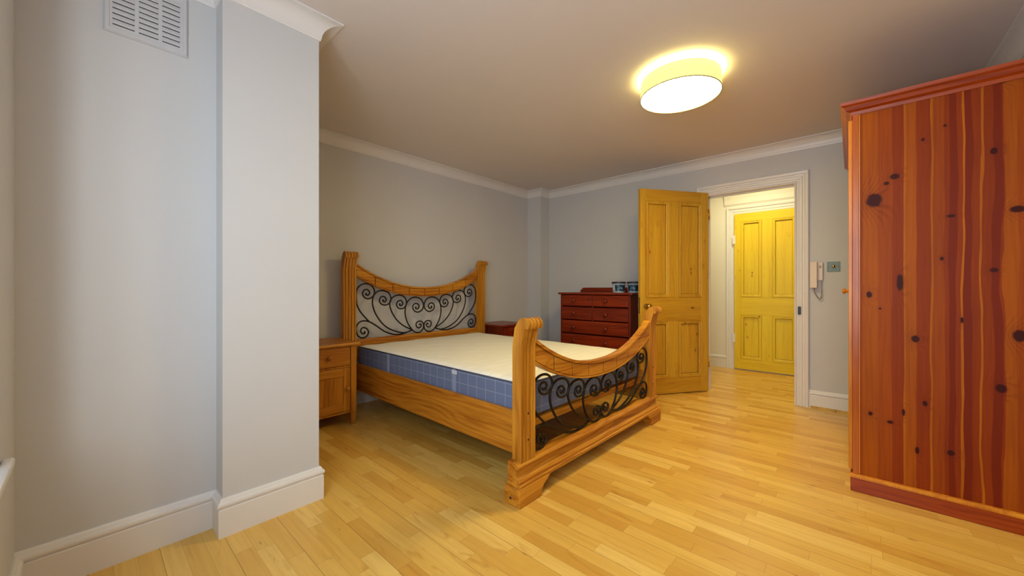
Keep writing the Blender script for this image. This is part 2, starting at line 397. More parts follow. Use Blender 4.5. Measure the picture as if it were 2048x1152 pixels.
def catmull(pts, k=7, closed=False):
    out = []; n = len(pts)
    P = [Vector(p) for p in pts]
    for i in range(n - 1):
        p0 = P[max(i - 1, 0)]; p1 = P[i]; p2 = P[i + 1]; p3 = P[min(i + 2, n - 1)]
        for j in range(k):
            t = j / k
            out.append(.5 * ((2 * p1) + (p2 - p0) * t + (2 * p0 - 5 * p1 + 4 * p2 - p3) * t * t + (3 * p1 - p0 - 3 * p2 + p3) * t ** 3))
    out.append(P[-1]); return out

# ---------------------------------------------------------------- room shell
CZ = 2.37
XL, XP, XB, XR = -2.10, -1.985, -3.35, 0.68      # recess wall, pier face, headboard wall, right wall
YW, YS, YE, YD = -0.165, 0.38, 0.77, 4.25        # window wall, pier step, pier end, door wall
DX0, DX1, DZ = -1.11, -0.385, 1.99               # doorway
YH = 5.63                                        # hall back wall
HX0, HX1, HZ = -1.75, 0.45, 2.5

struct(MB().box(XB - .15, XR + .15, -.6, YH + .15, -.06, 0).build('floor', M['floor']), 'pale strip laminate floor')
struct(MB().box(XB - .15, XR + .15, YW - .3, YD + .001, CZ, CZ + .1).build('ceiling', M['ceil']))
struct(MB().box(HX0 - .1, HX1 + .1, YD + .11, YH + .15, HZ, HZ + .1).build('ceiling_hall', M['hallwall']))
struct(MB().prism([(XL, YW - .3), (XL, YS), (XP, YS), (XP, YE), (XB - .15, YE), (XB - .15, YW - .3)], 'Z', 0, CZ).build('wall_left', M['wall']), 'pale grey recess wall and projecting pier')
struct(MB().box(XB - .15, XB, YE, YD + .11, 0, CZ).box(XB, -3.12, 4.06, YD, 0, CZ).build('wall_back', M['wall']), 'pale grey wall behind the bed')
struct(MB().box(XB, DX0 - .012, YD, YD + .11, 0, CZ + .25).box(DX1 + .012, XR + .15, YD, YD + .11, 0, CZ + .25).box(DX0 - .012, DX1 + .012, YD, YD + .11, DZ + .012, CZ + .25).build('wall_far', M['wall']), 'pale grey wall with the doorway')
struct(MB().box(XR, XR + .15, YW - .3, YD, 0, CZ).build('wall_right', M['wall']))
WX0, WX1, WZ0, WZ1 = -1.72, .45, .56, 2.16
wm = MB().box(XL, WX0, YW - .3, YW, 0, CZ).box(WX1, XR, YW - .3, YW, 0, CZ).box(WX0, WX1, YW - .3, YW, 0, WZ0 - .025).box(WX0, WX1, YW - .3, YW, WZ1, CZ)
struct(wm.build('wall_window', M['wall']))
# hall walls
struct(MB().box(HX0 - .1, HX1 + .1, YH, YH + .1, 0, HZ).build('wall_hall_back', M['hallwall']), 'white hall wall beyond the doorway')
struct(MB().box(HX0 - .1, HX0, YD + .11, YH, 0, HZ).build('wall_hall_left', M['hallwall']))
struct(MB().box(HX1, HX1 + .1, YD + .11, YH, 0, HZ).build('wall_hall_right', M['hallwall']))

# cornice and skirtings
cov = [(0, CZ), (0, CZ - .088), (.006, CZ - .088), (.008, CZ - .078)]
for i in range(0, 9):
    a = i / 8 * math.pi / 2
    cov.append((.078 - .068 * math.cos(a), CZ - .008 - .068 * (1 - math.sin(a))))
cov += [(.086, CZ - .007), (.086, CZ)]
room = [(XL, YW), (XL, YS), (XP, YS), (XP, YE), (XB, YE), (XB, 4.06), (-3.12, 4.06), (-3.12, YD), (XR, YD), (XR, YW)]
o = sweep(room, cov, closed=True).build('trim_1', M['trim']); struct(o, 'white coved cornice around the ceiling')
def skirt(h):
    return [(0, 0), (.017, 0), (.017, h - .045), (.013, h - .041), (.013, h - .038), (.019, h - .034), (.021, h - .026), (.019, h - .018), (.013, h - .014), (.010, h - .006), (.006, h), (0, h)]
struct(sweep([(XL, YW), (XL, YS), (XP, YS), (XP, YE), (XB, YE)], skirt(.16)).build('baseboard_left', M['trim']), 'white skirting of recess and pier')
struct(sweep([(XB, YE), (XB, 4.06), (-3.12, 4.06), (-3.12, YD), (-1.21, YD)], skirt(.15)).build('baseboard_back', M['trim']))
struct(sweep([(-.285, YD), (XR, YD)], skirt(.155)).build('baseboard_far', M['trim']), 'white skirting right of the doorway')
struct(sweep([(XR, YD), (XR, YW), (XL, YW)], skirt(.15)).build('baseboard_right', M['trim']))
struct(MB().prism([(YD - .017, 0), (YD - .032, 0), (YD - .029, .012), (YD - .017, .018)], 'X', -.275, .3).build('trim_2', M['doorZ']), 'wooden bead along the foot of the skirting')
struct(sweep([(HX0, YH), (-1.22, YH)], skirt(.16)).build('baseboard_hall', M['trim']))

# architraves: mitred moulded frame round an opening; prof = (outward, projection from wall)
ARC = [(0, 0), (0, .012), (.010, .016), (.018, .010), (.030, .012), (.034, .018), (.052, .020), (.058, .014), (.070, .016), (.074, .026), (.094, .030), (.100, .022), (.100, 0)]
def frame(mb, x0, x1, z1, y, prof, face=-1):
    rings = [[(x0 - u, y + face * v, 0) for u, v in prof], [(x0 - u, y + face * v, z1 + u) for u, v in prof],
             [(x1 + u, y + face * v, z1 + u) for u, v in prof], [(x1 + u, y + face * v, 0) for u, v in prof]]
    return mb.loft(rings)
fr = frame(MB(), DX0 + .004, DX1 - .004, DZ, YD, [(u * 1.04, v) for u, v in ARC])
architrave = struct(fr.build('trim_3', M['trim']), 'white moulded architrave round the bedroom doorway')
MB().box(DX1 + .022, DX1 + .044, YD - .030, YD - .008, .815, .885).build('strike_plate', M['black'], architrave)['label'] = 'black metal strike plate'
jm = MB().box(DX0 - .012, DX0, YD, YD + .11, 0, DZ + .012).box(DX1, DX1 + .012, YD, YD + .11, 0, DZ + .012).box(DX0, DX1, YD, YD + .11, DZ, DZ + .012)
jm.box(DX0, DX0 + .012, YD + .05, YD + .075, 0, DZ).box(DX0, DX1, YD + .05, YD + .075, DZ - .012, DZ)
struct(jm.build('trim_4', M['trim']), 'white door lining of the bedroom doorway')
HD0, HD1, HDZ = -1.141, -.375, 2.0
ha = frame(MB(), HD0 - .006, HD1 + .006, HDZ + .006, YH, [(u * .9, v) for u, v in ARC])
struct(ha.build('trim_5', M['trim']), 'white architrave round the hall door')
# big coved bulkhead over the hall door
bk = [(YH, 2.115)]
for i in range(9):
    a = i / 8 * math.pi / 2
    bk.append((YH - .24 + .22 * math.cos(a), 2.14 + .30 * math.sin(a)))
bk += [(YH - .24, HZ), (YH, HZ)]
struct(MB().prism(bk, 'X', -1.262, HX1).build('trim_6', M['hallwall']), 'cream curved bulkhead above the hall door')

# window: sill, frame, bars, glass
win = MB()
win.box(WX0, WX0 + .05, YW - .27, YW - .20, WZ0, WZ1).box(WX1 - .05, WX1, YW - .27, YW - .20, WZ0, WZ1).box(WX0, WX1, YW - .27, YW - .20, WZ1 - .05, WZ1).box(WX0, WX1, YW - .27, YW - .20, WZ0, WZ0 + .06)
for xx in (-1.24, -.42): win.box(xx - .025, xx + .025, YW - .26, YW - .21, WZ0, WZ1)
win.box(WX0, WX1, YW - .255, YW - .215, 1.30, 1.34)
wo = struct(win.build('window_1', M['trim'], bevel=.004), 'white sash window behind the left wall')
MB().box(WX0 + .01, WX1 - .01, YW - .236, YW - .232, WZ0, WZ1).build('pane', M['glass'], wo)
struct(MB().box(WX0, WX1, YW - .3, YW + .001, WZ0 - .025, WZ0).box(-1.815, WX1 + .08, YW + .001, YW + .024, WZ0 - .025, WZ0).build('trim_7', M['trim'], bevel=.006), 'white window sill at the left edge')

# ---------------------------------------------------------------- four-panel doors (local: hinge at origin, leaf along +X, thickness centred on Y)
def panel_door(name, label, w, h, t, P, mz, mx, z0=.008):
    """P = dict(xs=(a,b,c,d), zs=(z1,z2,z3,z4)) panel openings; name/kind set by caller"""
    root = MB()
    a, b, c, d = P['xs']; z1, z2, z3, z4 = P['zs']
    # stiles and muntins (upright grain)
    root.box(0, a, -t / 2, t / 2, z0, h).box(d, w, -t / 2, t / 2, z0, h)
    root.box(b, c, -t / 2, t / 2, z1, z2).box(b, c, -t / 2, t / 2, z3, z4)
    r = root.build(name, mz, bevel=.0015, seg=1)
    rails = MB()
    rails.box(a, d, -t / 2, t / 2, z0, z1).box(a, d, -t / 2, t / 2, z2, z3).box(a, d, -t / 2, t / 2, z4, h)
    rails.build('rail', mx, r, bevel=.0015, seg=1)
    for (x0, x1) in ((a, b), (c, d)):
        for (q0, q1) in ((z1, z2), (z3, z4)):
            pn = MB().box(x0, x1, -.006, .006, q0, q1).build('panel', mz, r)
            for f in (-1, 1):
                mo = MB(); y = f * t / 2
                prof = [(0, .0), (.0, .010), (.006, .011), (.010, .003), (.014, .003), (.016, .006), (.024, .005), (.030, -.004), (.030, -.013), (0, -.013)]
                def ring(x, z, sx, sz): return [(x + sx * u, y + f * (v * .55), z + sz * u) for u, v in prof]
                mo.loft([ring(x0, q0, 1, 1), ring(x1, q0, -1, 1), ring(x1, q1, -1, -1), ring(x0, q1, 1, -1)], closed=True)
                mo.build('moulding', mz, pn)
                gr = MB(); e = .0022
                for (ga, gb, gc, gd) in ((x0 - e, x1 + e, q0 - e, q0 + e), (x0 - e, x1 + e, q1 - e, q1 + e), (x0 - e, x0 + e, q0, q1), (x1 - e, x1 + e, q0, q1)):
                    gr.box(ga, gb, y - .0006 if f > 0 else y - .0006, y + .0006, gc, gd)
                for k in (.031,):
                    for (ga, gb, gc, gd) in ((x0 + k, x1 - k, q0 + k, q0 + k + .003), (x0 + k, x1 - k, q1 - k - .003, q1 - k), (x0 + k, x0 + k + .003, q0 + k, q1 - k), (x1 - k - .003, x1 - k, q0 + k, q1 - k)):
                        gr.box(ga, gb, f * .006 - .0006, f * .006 + .0006, gc, gd)
                gr.build('groove', M['doorgroove'], pn)  # thin darker lines at both edges of the moulding
    struct(r, label)
    return r
LW = .775
leafang = math.radians(-124.46)
d1 = panel_door('door_1', 'open stripped-pine four-panel bedroom door', LW, 2.015, .040,
                dict(xs=(.082, .349, .459, .716), zs=(.165, .722, .959, 1.902)), M['doorZ'], M['doorX'])
# local y: the face seen from the camera
d1.location = (-1.106, 4.219, 0); d1.rotation_euler = (0, 0, leafang)
for f in (1, -1):
    MB().lathe([(.0, 0), (.026, 0), (.026, .006), (.010, .010), (.009, .030), (.020, .040), (.028, .052), (.026, .066), (.014, .076), (0, .078)], (LW - .060, f * .020, .872), (0, f, 0)).build('knob', M['brass'], d1)
MB().box(LW, LW + .0015, -.011, .011, .80, .96).build('lock_plate', M['brass'], d1)
for z in (.25, 1.75): MB().lathe([(.006, 0), (.006, .1)], (-.004, .022, z)).build('hinge', M['brass'], d1)
d2 = panel_door('door_2', 'yellow pine four-panel door across the hall', HD1 - HD0, HDZ, .040,
                dict(xs=(.074, .299, .410, .640), zs=(.150, .705, .940, 1.900)), M['hdoorZ'], M['hdoorX'], z0=.014)
d2.location = (HD0, YH - .018, 0)
for z in (.35, 1.62): MB().box(-.022, .012, -.024, -.020, z, z + .11).build('hinge', M['trim'], d2)

# ---------------------------------------------------------------- bed (local: x from head -1 to foot +1, y across)
bed = thing('bed_frame', 'honey pine double bed frame with curved rails and black iron scrollwork', 'bed', (-2.2, 2.225, 0), math.radians(-1.2))
def bend(y, c, r): return c + r * abs(y / .70) ** 2.2
def post(xa, z_top, y0, y1, base):
    """upright with a rolled-over top and two flutes down the front"""
    t = .056
    prof = []
    n = 26
    def cx(z):
        u = max(0, (z - (z_top - .17)) / .17); u = min(1, u)
        return .030 * (u * u * (3 - 2 * u))
    fz = [base, z_top - .17] + [z_top - .17 + .135 * k / 8 for k in range(1, 9)]
    front = [(xa + t + cx(z), z) for z in fz]
    zr = z_top - .035; xc = xa + t * .5 + cx(z_top) + .012; R = .036
    top = [(xc + R * math.cos(a), zr + .001 + .034 * math.sin(a)) for a in [math.radians(q) for q in (-35, -15, 5, 25, 45, 65, 85, 105, 125, 145)]]
    back = [(xa + cx(z) * .6, z) for z in reversed(fz)]
    back = [(x, z) for x, z in back if z < z_top - .04]
    full = front[:-1] + top + back
    m = MB()
    wdt = y1 - y0
    # across the width: flutes cut as recessed strips on the front
    cuts = [0, .12, .18, .34, .41, .59, .66, .82, .88, 1]
    deep = [0, 1, 0, 1, 0, 1, 0, 1, 0]
    ctr = (xa + t / 2)
    for k in range(len(cuts) - 1):
        d = .008 if deep[k] else 0
        pr = [(x - (d if x > xa + t * .7 else 0), z - (d if z > z_top - .02 else 0)) for x, z in full]
        m.prism(pr, 'Y', y0 + wdt * cuts[k], y0 + wdt * cuts[k + 1])
    return m
# headboard
for (a, b) in ((-.81, -.70), (.70, .81)):
    post(-1.03, 1.36, a, b, 0).build('post', M['bedZ'], bed)
for (a, b) in ((-.805, -.695), (.695, .805)):
    pp = post(.965, .905, a, b, .19).build('post', M['bedZ'], bed)
    s = 1 if a > 0 else -1
    for z in (.30, .43):
        MB().lathe([(.0055, 0), (.0055, .0012), (0, .0012)], (1.0215, (a + b) / 2, z), (1, 0, 0), 10).build('bolt_cover', M['plug'], pp)
def curved_rail(x, top_c, bot_c, rise_t, rise_b, half):
    m = MB(); n = 44
    ys = [-half + 2 * half * i / n for i in range(n + 1)]
    def strip(x0, x1, f0, f1, ya, yb, k):
        m.loft([[(x0, y, bend(y, bot_c, rise_b) + (bend(y, top_c, rise_t) - bend(y, bot_c, rise_b)) * f0),
                 (x1, y, bend(y, bot_c, rise_b) + (bend(y, top_c, rise_t) - bend(y, bot_c, rise_b)) * f0),
                 (x1, y, bend(y, bot_c, rise_b) + (bend(y, top_c, rise_t) - bend(y, bot_c, rise_b)) * f1),
                 (x0, y, bend(y, bot_c, rise_b) + (bend(y, top_c, rise_t) - bend(y, bot_c, rise_b)) * f1)]
                for y in [ya + (yb - ya) * q / k for q in range(k + 1)]], smooth=False)
    strip(x - .014, x + .008, .02, .97, -half, half, n)
    strip(x - .026, x + .026, .84, 1.0, -half, half, n)      # top bead
    strip(x - .022, x + .023, 0.0, .10, -half, half, n)      # bottom bead
    segs = 8
    for i in range(segs):
        a = -half + 2 * half * i / segs + .006; b = -half + 2 * half * (i + 1) / segs - .006
        strip(x - .023, x + .020, .13, .80, a, b, 6)
    return m
curved_rail(-1.0, 1.060, .967, .205, .185, .70).build('curved_rail', M['bedY'], bed, bevel=.002)
curved_rail(.995, .597, .498, .203, .174, .70).build('curved_rail', M['bedY'], bed, bevel=.002)
MB().box(-1.018, -.985, -.70, .70, .42, .604).build('headboard_rail', M['bedY'], bed, bevel=.004)
# footboard plinth with moulded profile (section in XZ) and bracket feet
sec = [(.952, .085), (1.041, .085), (1.041, .100), (1.034, .104), (1.036, .118), (1.028, .128), (1.016, .134), (1.010, .145), (1.010, .168), (1.014, .172), (1.026, .176), (1.030, .184), (1.026, .193), (1.016, .197), (1.012, .206), (.958, .206)]
MB().prism(sec, 'Y', -.83, .83).build('footboard_rail', M['bedY'], bed, bevel=.002)
for s in (-1, 1):
    pf = [(s * .84, 0), (s * .84, .088), (s * .60, .088), (s * .625, .070), (s * .655, .052), (s * .668, .030), (s * .672, .0)]
    ft = MB().prism(pf, 'X', .945, 1.046).build('foot', M['bedY'], bed, bevel=.003)
    if s < 0:
        MB().lathe([(.007, 0), (.007, .0012), (0, .0012)], (.985, -.8402, .035), (0, -1, 0), 10).build('bolt_cover', M['plug'], ft)
# side rails, ledges, slats
for s in (-1, 1):
    y0, y1 = (-.715, -.690) if s < 0 else (.690, .715)
    MB().box(-.985, .968, y0, y1, .18, .405).build('side_rail', M['bedX'], bed, bevel=.003)
MB().box(.905, .935, -.688, .688, .305, .345).build('cross_rail', M['bedY'], bed, bevel=.002)
MB().box(-.975, -.95, -.688, .688, .27, .345).build('cross_rail', M['bedY'], bed, bevel=.002)
for i in range(13):
    x = -.88 + i * .142
    MB().box(x, x + .07, -.688, .688, .345, .362).build('slat', M['bedY'], bed)

# iron scrolls traced as curves (y, z) on the left half of the headboard, mirrored
SC = 6.827
def hp(px, py):
    return (-.698 + (px - 215) / (1122 - 215) * .698 * (1 + .10 * (1 - (px - 215) / 907.)) - .0698 * (1 - (px - 215) / 907.), py)
F_, CX_, CY_ = 760., 1024., 576.
TH = math.atan2(681, 760)
def trace(px, py):
    ix, iy = 680 + px / SC, 550 + py / SC
    x = (ix - CX_) / F_; z = -(iy - CY_) / F_
    rx, ry = x * math.cos(TH) - math.sin(TH), x * math.sin(TH) + math.cos(TH)
    t = -3.2 / rx
    return (ry * t - 2.246, z * t + CAM_H)
SCR = {
 'corner': [(965, 750), (870, 795), (750, 815), (610, 780), (490, 698), (390, 640), (300, 630), (238, 668), (214, 745), (232, 825), (290, 862), (352, 842), (380, 785), (355, 735), (305, 722), (275, 762), (295, 803), (330, 796), (326, 770)],
 'outer': [(392, 642), (330, 575), (262, 490), (224, 400), (214, 300), (224, 200), (275, 138), (345, 118), (415, 140), (458, 205), (448, 280), (385, 325), (325, 305), (300, 250), (325, 205), (368, 202), (395, 240), (375, 276), (348, 268), (350, 248)],
 'second': [(960, 755), (870, 790), (755, 773), (640, 725), (545, 640), (470, 520), (435, 400), (445, 295), (495, 230), (570, 213), (645, 240), (682, 315), (662, 385), (602, 412), (545, 390), (528, 340), (555, 296), (597, 300), (618, 340), (598, 370), (574, 356), (582, 338)],
 'third': [(962, 745), (860, 700), (765, 620), (695, 510), (665, 400), (688, 325), (745, 283), (820, 278), (878, 325), (888, 395), (855, 452), (792, 458), (757, 410), (775, 360), (818, 350), (840, 385), (825, 417), (798, 411), (803, 390)],
 'heart': [(965, 750), (905, 655), (872, 530), (885, 410), (930, 335), (1005, 303), (1080, 328), (1117, 400), (1102, 470), (1045, 508), (990, 485), (975, 430), (1000, 393), (1043, 397), (1058, 432), (1040, 463), (1013, 455), (1018, 430)],
 'lower': [(958, 742), (1000, 778), (1050, 787), (1100, 755), (1120, 695), (1103, 645), (1060, 632), (1022, 660), (1026, 708), (1062, 722), (1088, 692), (1076, 668), (1060, 682)],
}
for k, pts in SCR.items():
    L = [trace(*p) for p in pts]
    # keep the mirror line: the traced centre lies at y = trace(1122)
    yc = trace(1122, 500)[0]
    L = [((y - yc) * (.690 / abs(trace(214, 300)[0] - yc)), z) for y, z in L]
    for which in ('head', 'foot'):
        for s in (1, -1):
            if which == 'head': q = [(-1.0, y * s, z) for y, z in L]
            else: q = [(.995, y * s, .212 + (z - .612) * .80) for y, z in L]
            c = catmull(q, 6)
            MB().tube(c, .0066 if which == 'head' else .0070, 8, taper=lambda u: 1.0 if u < .9 else 1.0 + (u - .9) * 3).build('iron_scroll', M['iron'], bed)

# mattress
mat_ = thing('mattress', 'double mattress, cream quilted top and blue-grey checked sides, on pine bed', 'mattress', (-2.2, 2.225, .362), math.radians(-1.2))
mx0, mx1, my0, my1, mh = -.972, .93, -.684, .700, .192
MB().box(mx0, mx1, my0, my1, 0.001, mh - .010).build('side_panel', M['mside'], mat_, bevel=.005)
# softly domed top sheet with waves at the border
top = MB(); nx, ny = 40, 30
g = []
for i in range(nx + 1):
    r = []
    for j in range(ny + 1):
        u, v = i / nx, j / ny
        e = min(u, 1 - u) * (mx1 - mx0); f = min(v, 1 - v) * (my1 - my0); d = min(e, f)
        z = mh - .010 + .014 * (1 - math.exp(-d / .035)) + .0025 * math.sin(u * 47 + v * 3) * math.sin(v * 31 + 1) 
        r.append(top.bm.verts.new((mx0 + .001 + (mx1 - mx0 - .002) * u, my0 + .001 + (my1 - my0 - .002) * v, z)))
    g.append(r)
for i in range(nx):
    for j in range(ny):
        f = top.bm.faces.new((g[i][j], g[i + 1][j], g[i + 1][j + 1], g[i][j + 1])); f.smooth = True
bt = [[top.bm.verts.new((mx0 + .001, my0 + .001, mh - .03)), top.bm.verts.new((mx1 - .001, my0 + .001, mh - .03)), top.bm.verts.new((mx1 - .001, my1 - .001, mh - .03)), top.bm.verts.new((mx0 + .001, my1 - .001, mh - .03))]][0]
edges = [[g[i][0] for i in range(nx + 1)], [g[nx][j] for j in range(ny + 1)], [g[i][ny] for i in range(nx, -1, -1)], [g[0][j] for j in range(ny, -1, -1)]]
for k in range(4): top.bm.faces.new(edges[k] + [bt[(k + 1) % 4], bt[k]])
top.bm.faces.new(bt[::-1])
top.build('top_cover', M['mtop'], mat_)
pipe = [(mx0 + .012, my0, mh - .011), (mx1 - .012, my0, mh - .011), (mx1, my0 + .012, mh - .011), (mx1, my1 - .012, mh - .011), (mx1 - .012, my1, mh - .011), (mx0 + .012, my1, mh - .011), (mx0, my1 - .012, mh - .011), (mx0, my0 + .012, mh - .011), (mx0 + .012, my0, mh - .011)]
MB().tube(pipe, .0045, 6).build('piping', M['piping'], mat_)
for x in (-.46, .355):
    st = MB().box(x - .016, x + .016, my0 - .0035, my0 + .006, .006, mh - .012).build('handle_strap', M['strap'], mat_, bevel=.001)
    if x > 0: MB().box(x - .020, x + .030, my0 - .005, my0 - .0036, mh - .042, mh - .018).build('label_tag', M['label'], st)

# ---------------------------------------------------------------- nightstands (local: front +x at x=0, y from 0 to w)
def knob(c, d, mat, parent, r=.016, L=.030):
    return MB().lathe([(0, 0), (r * .62, 0), (r * .5, L * .3), (r * .55, L * .42), (r * .95, L * .62), (r, L * .78), (r * .8, L * .95), (0, L)], c, d, 16).build('knob', mat, parent)
def nightstand(label, loc, mY, mZ, knob_m, group):
    t = thing('nightstand', label, 'nightstand', loc, 0, group)
    W, D, H = .42, .40, .632
    L = .045
    for yy, sy in ((0, 1), (W - L, 1)):
        for xx in (-L, -D):
            m = MB()
            m.loft([[(xx + .008, yy + .008, 0), (xx + L - .008, yy + .008, 0), (xx + L - .008, yy + L - .008, 0), (xx + .008, yy + L - .008, 0)],
                    [(xx, yy, .10), (xx + L, yy, .10), (xx + L, yy + L, .10), (xx, yy + L, .10)],
                    [(xx, yy, H - .022), (xx + L, yy, H - .022), (xx + L, yy + L, H - .022), (xx, yy + L, H - .022)]])
            m.build('leg', mZ, t, bevel=.003)
    MB().box(-D + .01, -L + .02, .008, .020, .10, H - .022).box(-D + .01, -L + .02, W - .020, W - .008, .10, H - .022).box(-D + .006, -D + .016, .02, W - .02, .10, H - .022).box(-D + .02, -.022, .012, W - .012, .10, .115).box(-.030, -.012, L, W - L, .095, .108).box(-.030, -.010, L, W - L, .445, .458).build('carcass', mZ, t)
    MB().box(-D - .01, .022, -.022, W + .022, H - .022, H).build('top', mY, t, bevel=.006)
    dr = MB().box(-.03, -.006, L + .003, W - L - .003, .461, H - .026).build('drawer', mY, t, bevel=.003)
    knob((-.006, W / 2, .535), (1, 0, 0), knob_m, dr)
    # panelled door
    y0, y1, z0, z1 = L + .003, W - L - .003, .111, .442
    dd = MB().box(-.022, -.016, y0 + .045, y1 - .045, z0 + .055, z1 - .055).build('door', mZ, t)
    MB().box(-.024, -.008, y0, y0 + .05, z0, z1).build('door_stile', mZ, dd, bevel=.002)
    MB().box(-.024, -.008, y1 - .05, y1, z0, z1).build('door_stile', mZ, dd, bevel=.002)
    MB().box(-.024, -.008, y0 + .0505, y1 - .0505, z1 - .062, z1).build('door_rail', mY, dd, bevel=.002)
    MB().box(-.024, -.008, y0 + .0505, y1 - .0505, z0, z0 + .062).build('door_rail', mY, dd, bevel=.002)
    knob((-.008, y1 - .024, .285), (1, 0, 0), knob_m, dd)
    return t
n1 = nightstand('amber pine nightstand between the grey pier and the headboard', (-2.865, .972, 0), M['nsY'], M['nsZ'], M['nsZ'], 'bedside cabinets')
n2 = nightstand('dark red-brown nightstand on the far side of the bed', (-2.93, 3.095, 0), M['mahX'], M['mahZ'], M['mahZ'], 'bedside cabinets')

# ---------------------------------------------------------------- chest of drawers (local: front at y=0, x from 0 to .83)
ch = thing('chest_of_drawers', 'dark red-stained pine chest of drawers behind the open door', 'chest of drawers', (-2.60, 3.775, 0), math.radians(3))
CW, CD, CH = .855, .39, .975
MB().box(0, .02, .012, CD, .05, CH).box(CW - .02, CW, .012, CD, .05, CH).box(0, CW, CD - .01, CD, .05, CH).box(.02, CW - .02, .02, CD - .01, .05, .07).build('carcass', M['mahZ'], ch, bevel=.002)
MB().box(0, .022, 0, .014, .05, CH).box(CW - .022, CW, 0, .014, .05, CH).box(.407, .421, .002, .014, .674, CH).box(.02, CW - .02, .002, .014, .05, .075).build('face_frame', M['mahZ'], ch, bevel=.001)
MB().box(-.005, CW + .005, -.006, CD, 0, .052).build('plinth', M['mahX'], ch, bevel=.004)
MB().box(-.026, CW + .026, -.022, CD + .004, CH, CH + .022).build('top', M['mahX'], ch, bevel=.007)
MB().prism([(.06, CH + .022), (.06, CH + .045), (.10, CH + .080), (CW - .10, CH + .080), (CW - .06, CH + .045), (CW - .06, CH + .022)], 'Y', CD - .02, CD).build('back_rail', M['mahX'], ch, bevel=.002)
def drawer(x0, x1, z0, z1, kx):
    d = MB()
    d.prism([(.004, z0 + .003), (-.006, z0 + .008), (-.008, z0 + .014), (-.008, z1 - .018), (-.006, z1 - .008), (.002, z1 - .003), (.012, z1 - .003), (.012, z0 + .003)], 'X', x0, x1)
    o = d.build('drawer', M['mahX'], ch, bevel=.002)
    for k in kx: knob((k, -.008, (z0 + z1) / 2), (0, -1, 0), M['mahZ'], o, r=.022, L=.036)
rows = [(.836, .972), (.680, .832), (.522, .676), (.364, .518), (.206, .360), (.078, .202)]
for i, (a, b) in enumerate(rows):
    if i < 2:
        drawer(.024, .405, a, b, (.19,)); drawer(.423, CW - .024, a, b, (.585,))
    else: drawer(.024, CW - .024, a, b, (.19, .585))

# ---------------------------------------------------------------- paint tubs on the chest
def tub(x, y, label, rz):
    t = thing('paint_tub', label, 'paint tub', (x, y, CH + .022), rz, 'tubs on the chest of drawers')
    MB().lathe([(0, 0), (.062, 0), (.064, .004), (.071, .104), (0, .104)], (0, 0, 0), n=32).build('tub_body', M['tub'], t)
    MB().lathe([(0, .104), (.076, .104), (.077, .108), (.077, .118), (.072, .122), (.068, .117), (0, .117)], (0, 0, 0), n=32).build('lid', M['tublid'], t)
    m = MB(); R = []
    for k in range(15):
        a = math.radians(-110 + k * 9.5)
        R.append([(math.cos(a) * r, math.sin(a) * r, z) for r, z in ((.0655, .018), (.0712, .088), (.0702, .088), (.0645, .018))])
    m.loft(R, smooth=False).build('tub_label', M['tubl'], t)
tub(-1.945, 3.955, 'left of two small tubs with dark blue labels on the chest', .2)
tub(-1.80, 4.03, 'right one of two small blue-labelled tubs, next to the open door', -.3)

# ---------------------------------------------------------------- wardrobe (world-aligned; front faces -X)
wd = thing('wardrobe', 'large orange pine wardrobe with knotty boarded side, at right', 'wardrobe', (0, 2.655, 0))
WDp, WLn = .60, 1.30
MB().box(.026, WDp - .03, 0, .018, .078, 1.95).build('side_panel', M['wardSide'], wd)
MB().box(.026, WDp, WLn - .018, WLn, .078, 1.95).build('side_panel', M['wardSide'], wd)
MB().box(WDp - .012, WDp, .018, WLn - .018, .078, 1.95).box(.0, WDp - .012, .018, WLn - .018, .078, .096).box(.0, WDp - .012, .018, WLn - .018, 1.93, 1.95).build('carcass', M['wardZ'], wd)
for (a, b) in ((-.004, .022), (WLn - .022, WLn + .004)):
    MB().box(.0, .0245, a, b, .078, 1.95).build('corner_post', M['wardZ'], wd, bevel=.002)
MB().box(.0246, .0285, -.003, .004, .092, 1.944).build('gap_highlight', M['wardLit'], wd)  # added pale strip, a painted highlight along the gap beside the post
MB().box(WDp - .03, WDp, -.003, .018, .078, 1.95).build('corner_post', M['wardZ'], wd, bevel=.002)
# plinth with pale bead on top
MB().prism([(-.008, 0), (WDp, 0), (WDp, .074), (-.008, .074)], 'Y', -.014, WLn + .012).build('plinth', M['wardX'], wd, bevel=.003)
MB().prism([(-.018, .072), (-.018, .080), (-.012, .088), (.002, .090), (.002, .072)], 'X', -.012, WDp).build('plinth_bead', M['wardLit'], wd)
# cornice
cp = [(0, 1.945), (.004, 1.945), (.010, 1.960), (.026, 1.968), (.034, 1.984), (.046, 1.992), (.048, 2.008), (0, 2.008)]
sweep([(WDp, 0), (0, 0), (0, WLn), (WDp, WLn)], cp, side=-1).build('cornice', M['wardX'], wd)
MB().box(.0, WDp, 0, WLn, 1.985, 2.0).build('top', M['wardX'], wd)
for (a, b, ky) in ((.024, WLn / 2 - .002, WLn / 2 - .035), (WLn / 2 + .002, WLn - .024, WLn / 2 + .035)):
    dm = MB().box(-.016, .0, a, a + .07, .10, 1.93).box(-.016, .0, b - .07, b, .10, 1.93).box(-.016, .0, a + .07, b - .07, 1.83, 1.93).box(-.016, .0, a + .07, b - .07, .10, .20).box(-.016, 0, a + .07, b - .07, .92, 1.0).box(-.008, -.002, a + .07, b - .07, .2, 1.83)
    dw = dm.build('door', M['wardLit'], wd, bevel=.002)
    knob((-.016, ky, 1.03), (-1, 0, 0), M['wardLit'], dw, r=.018, L=.034)

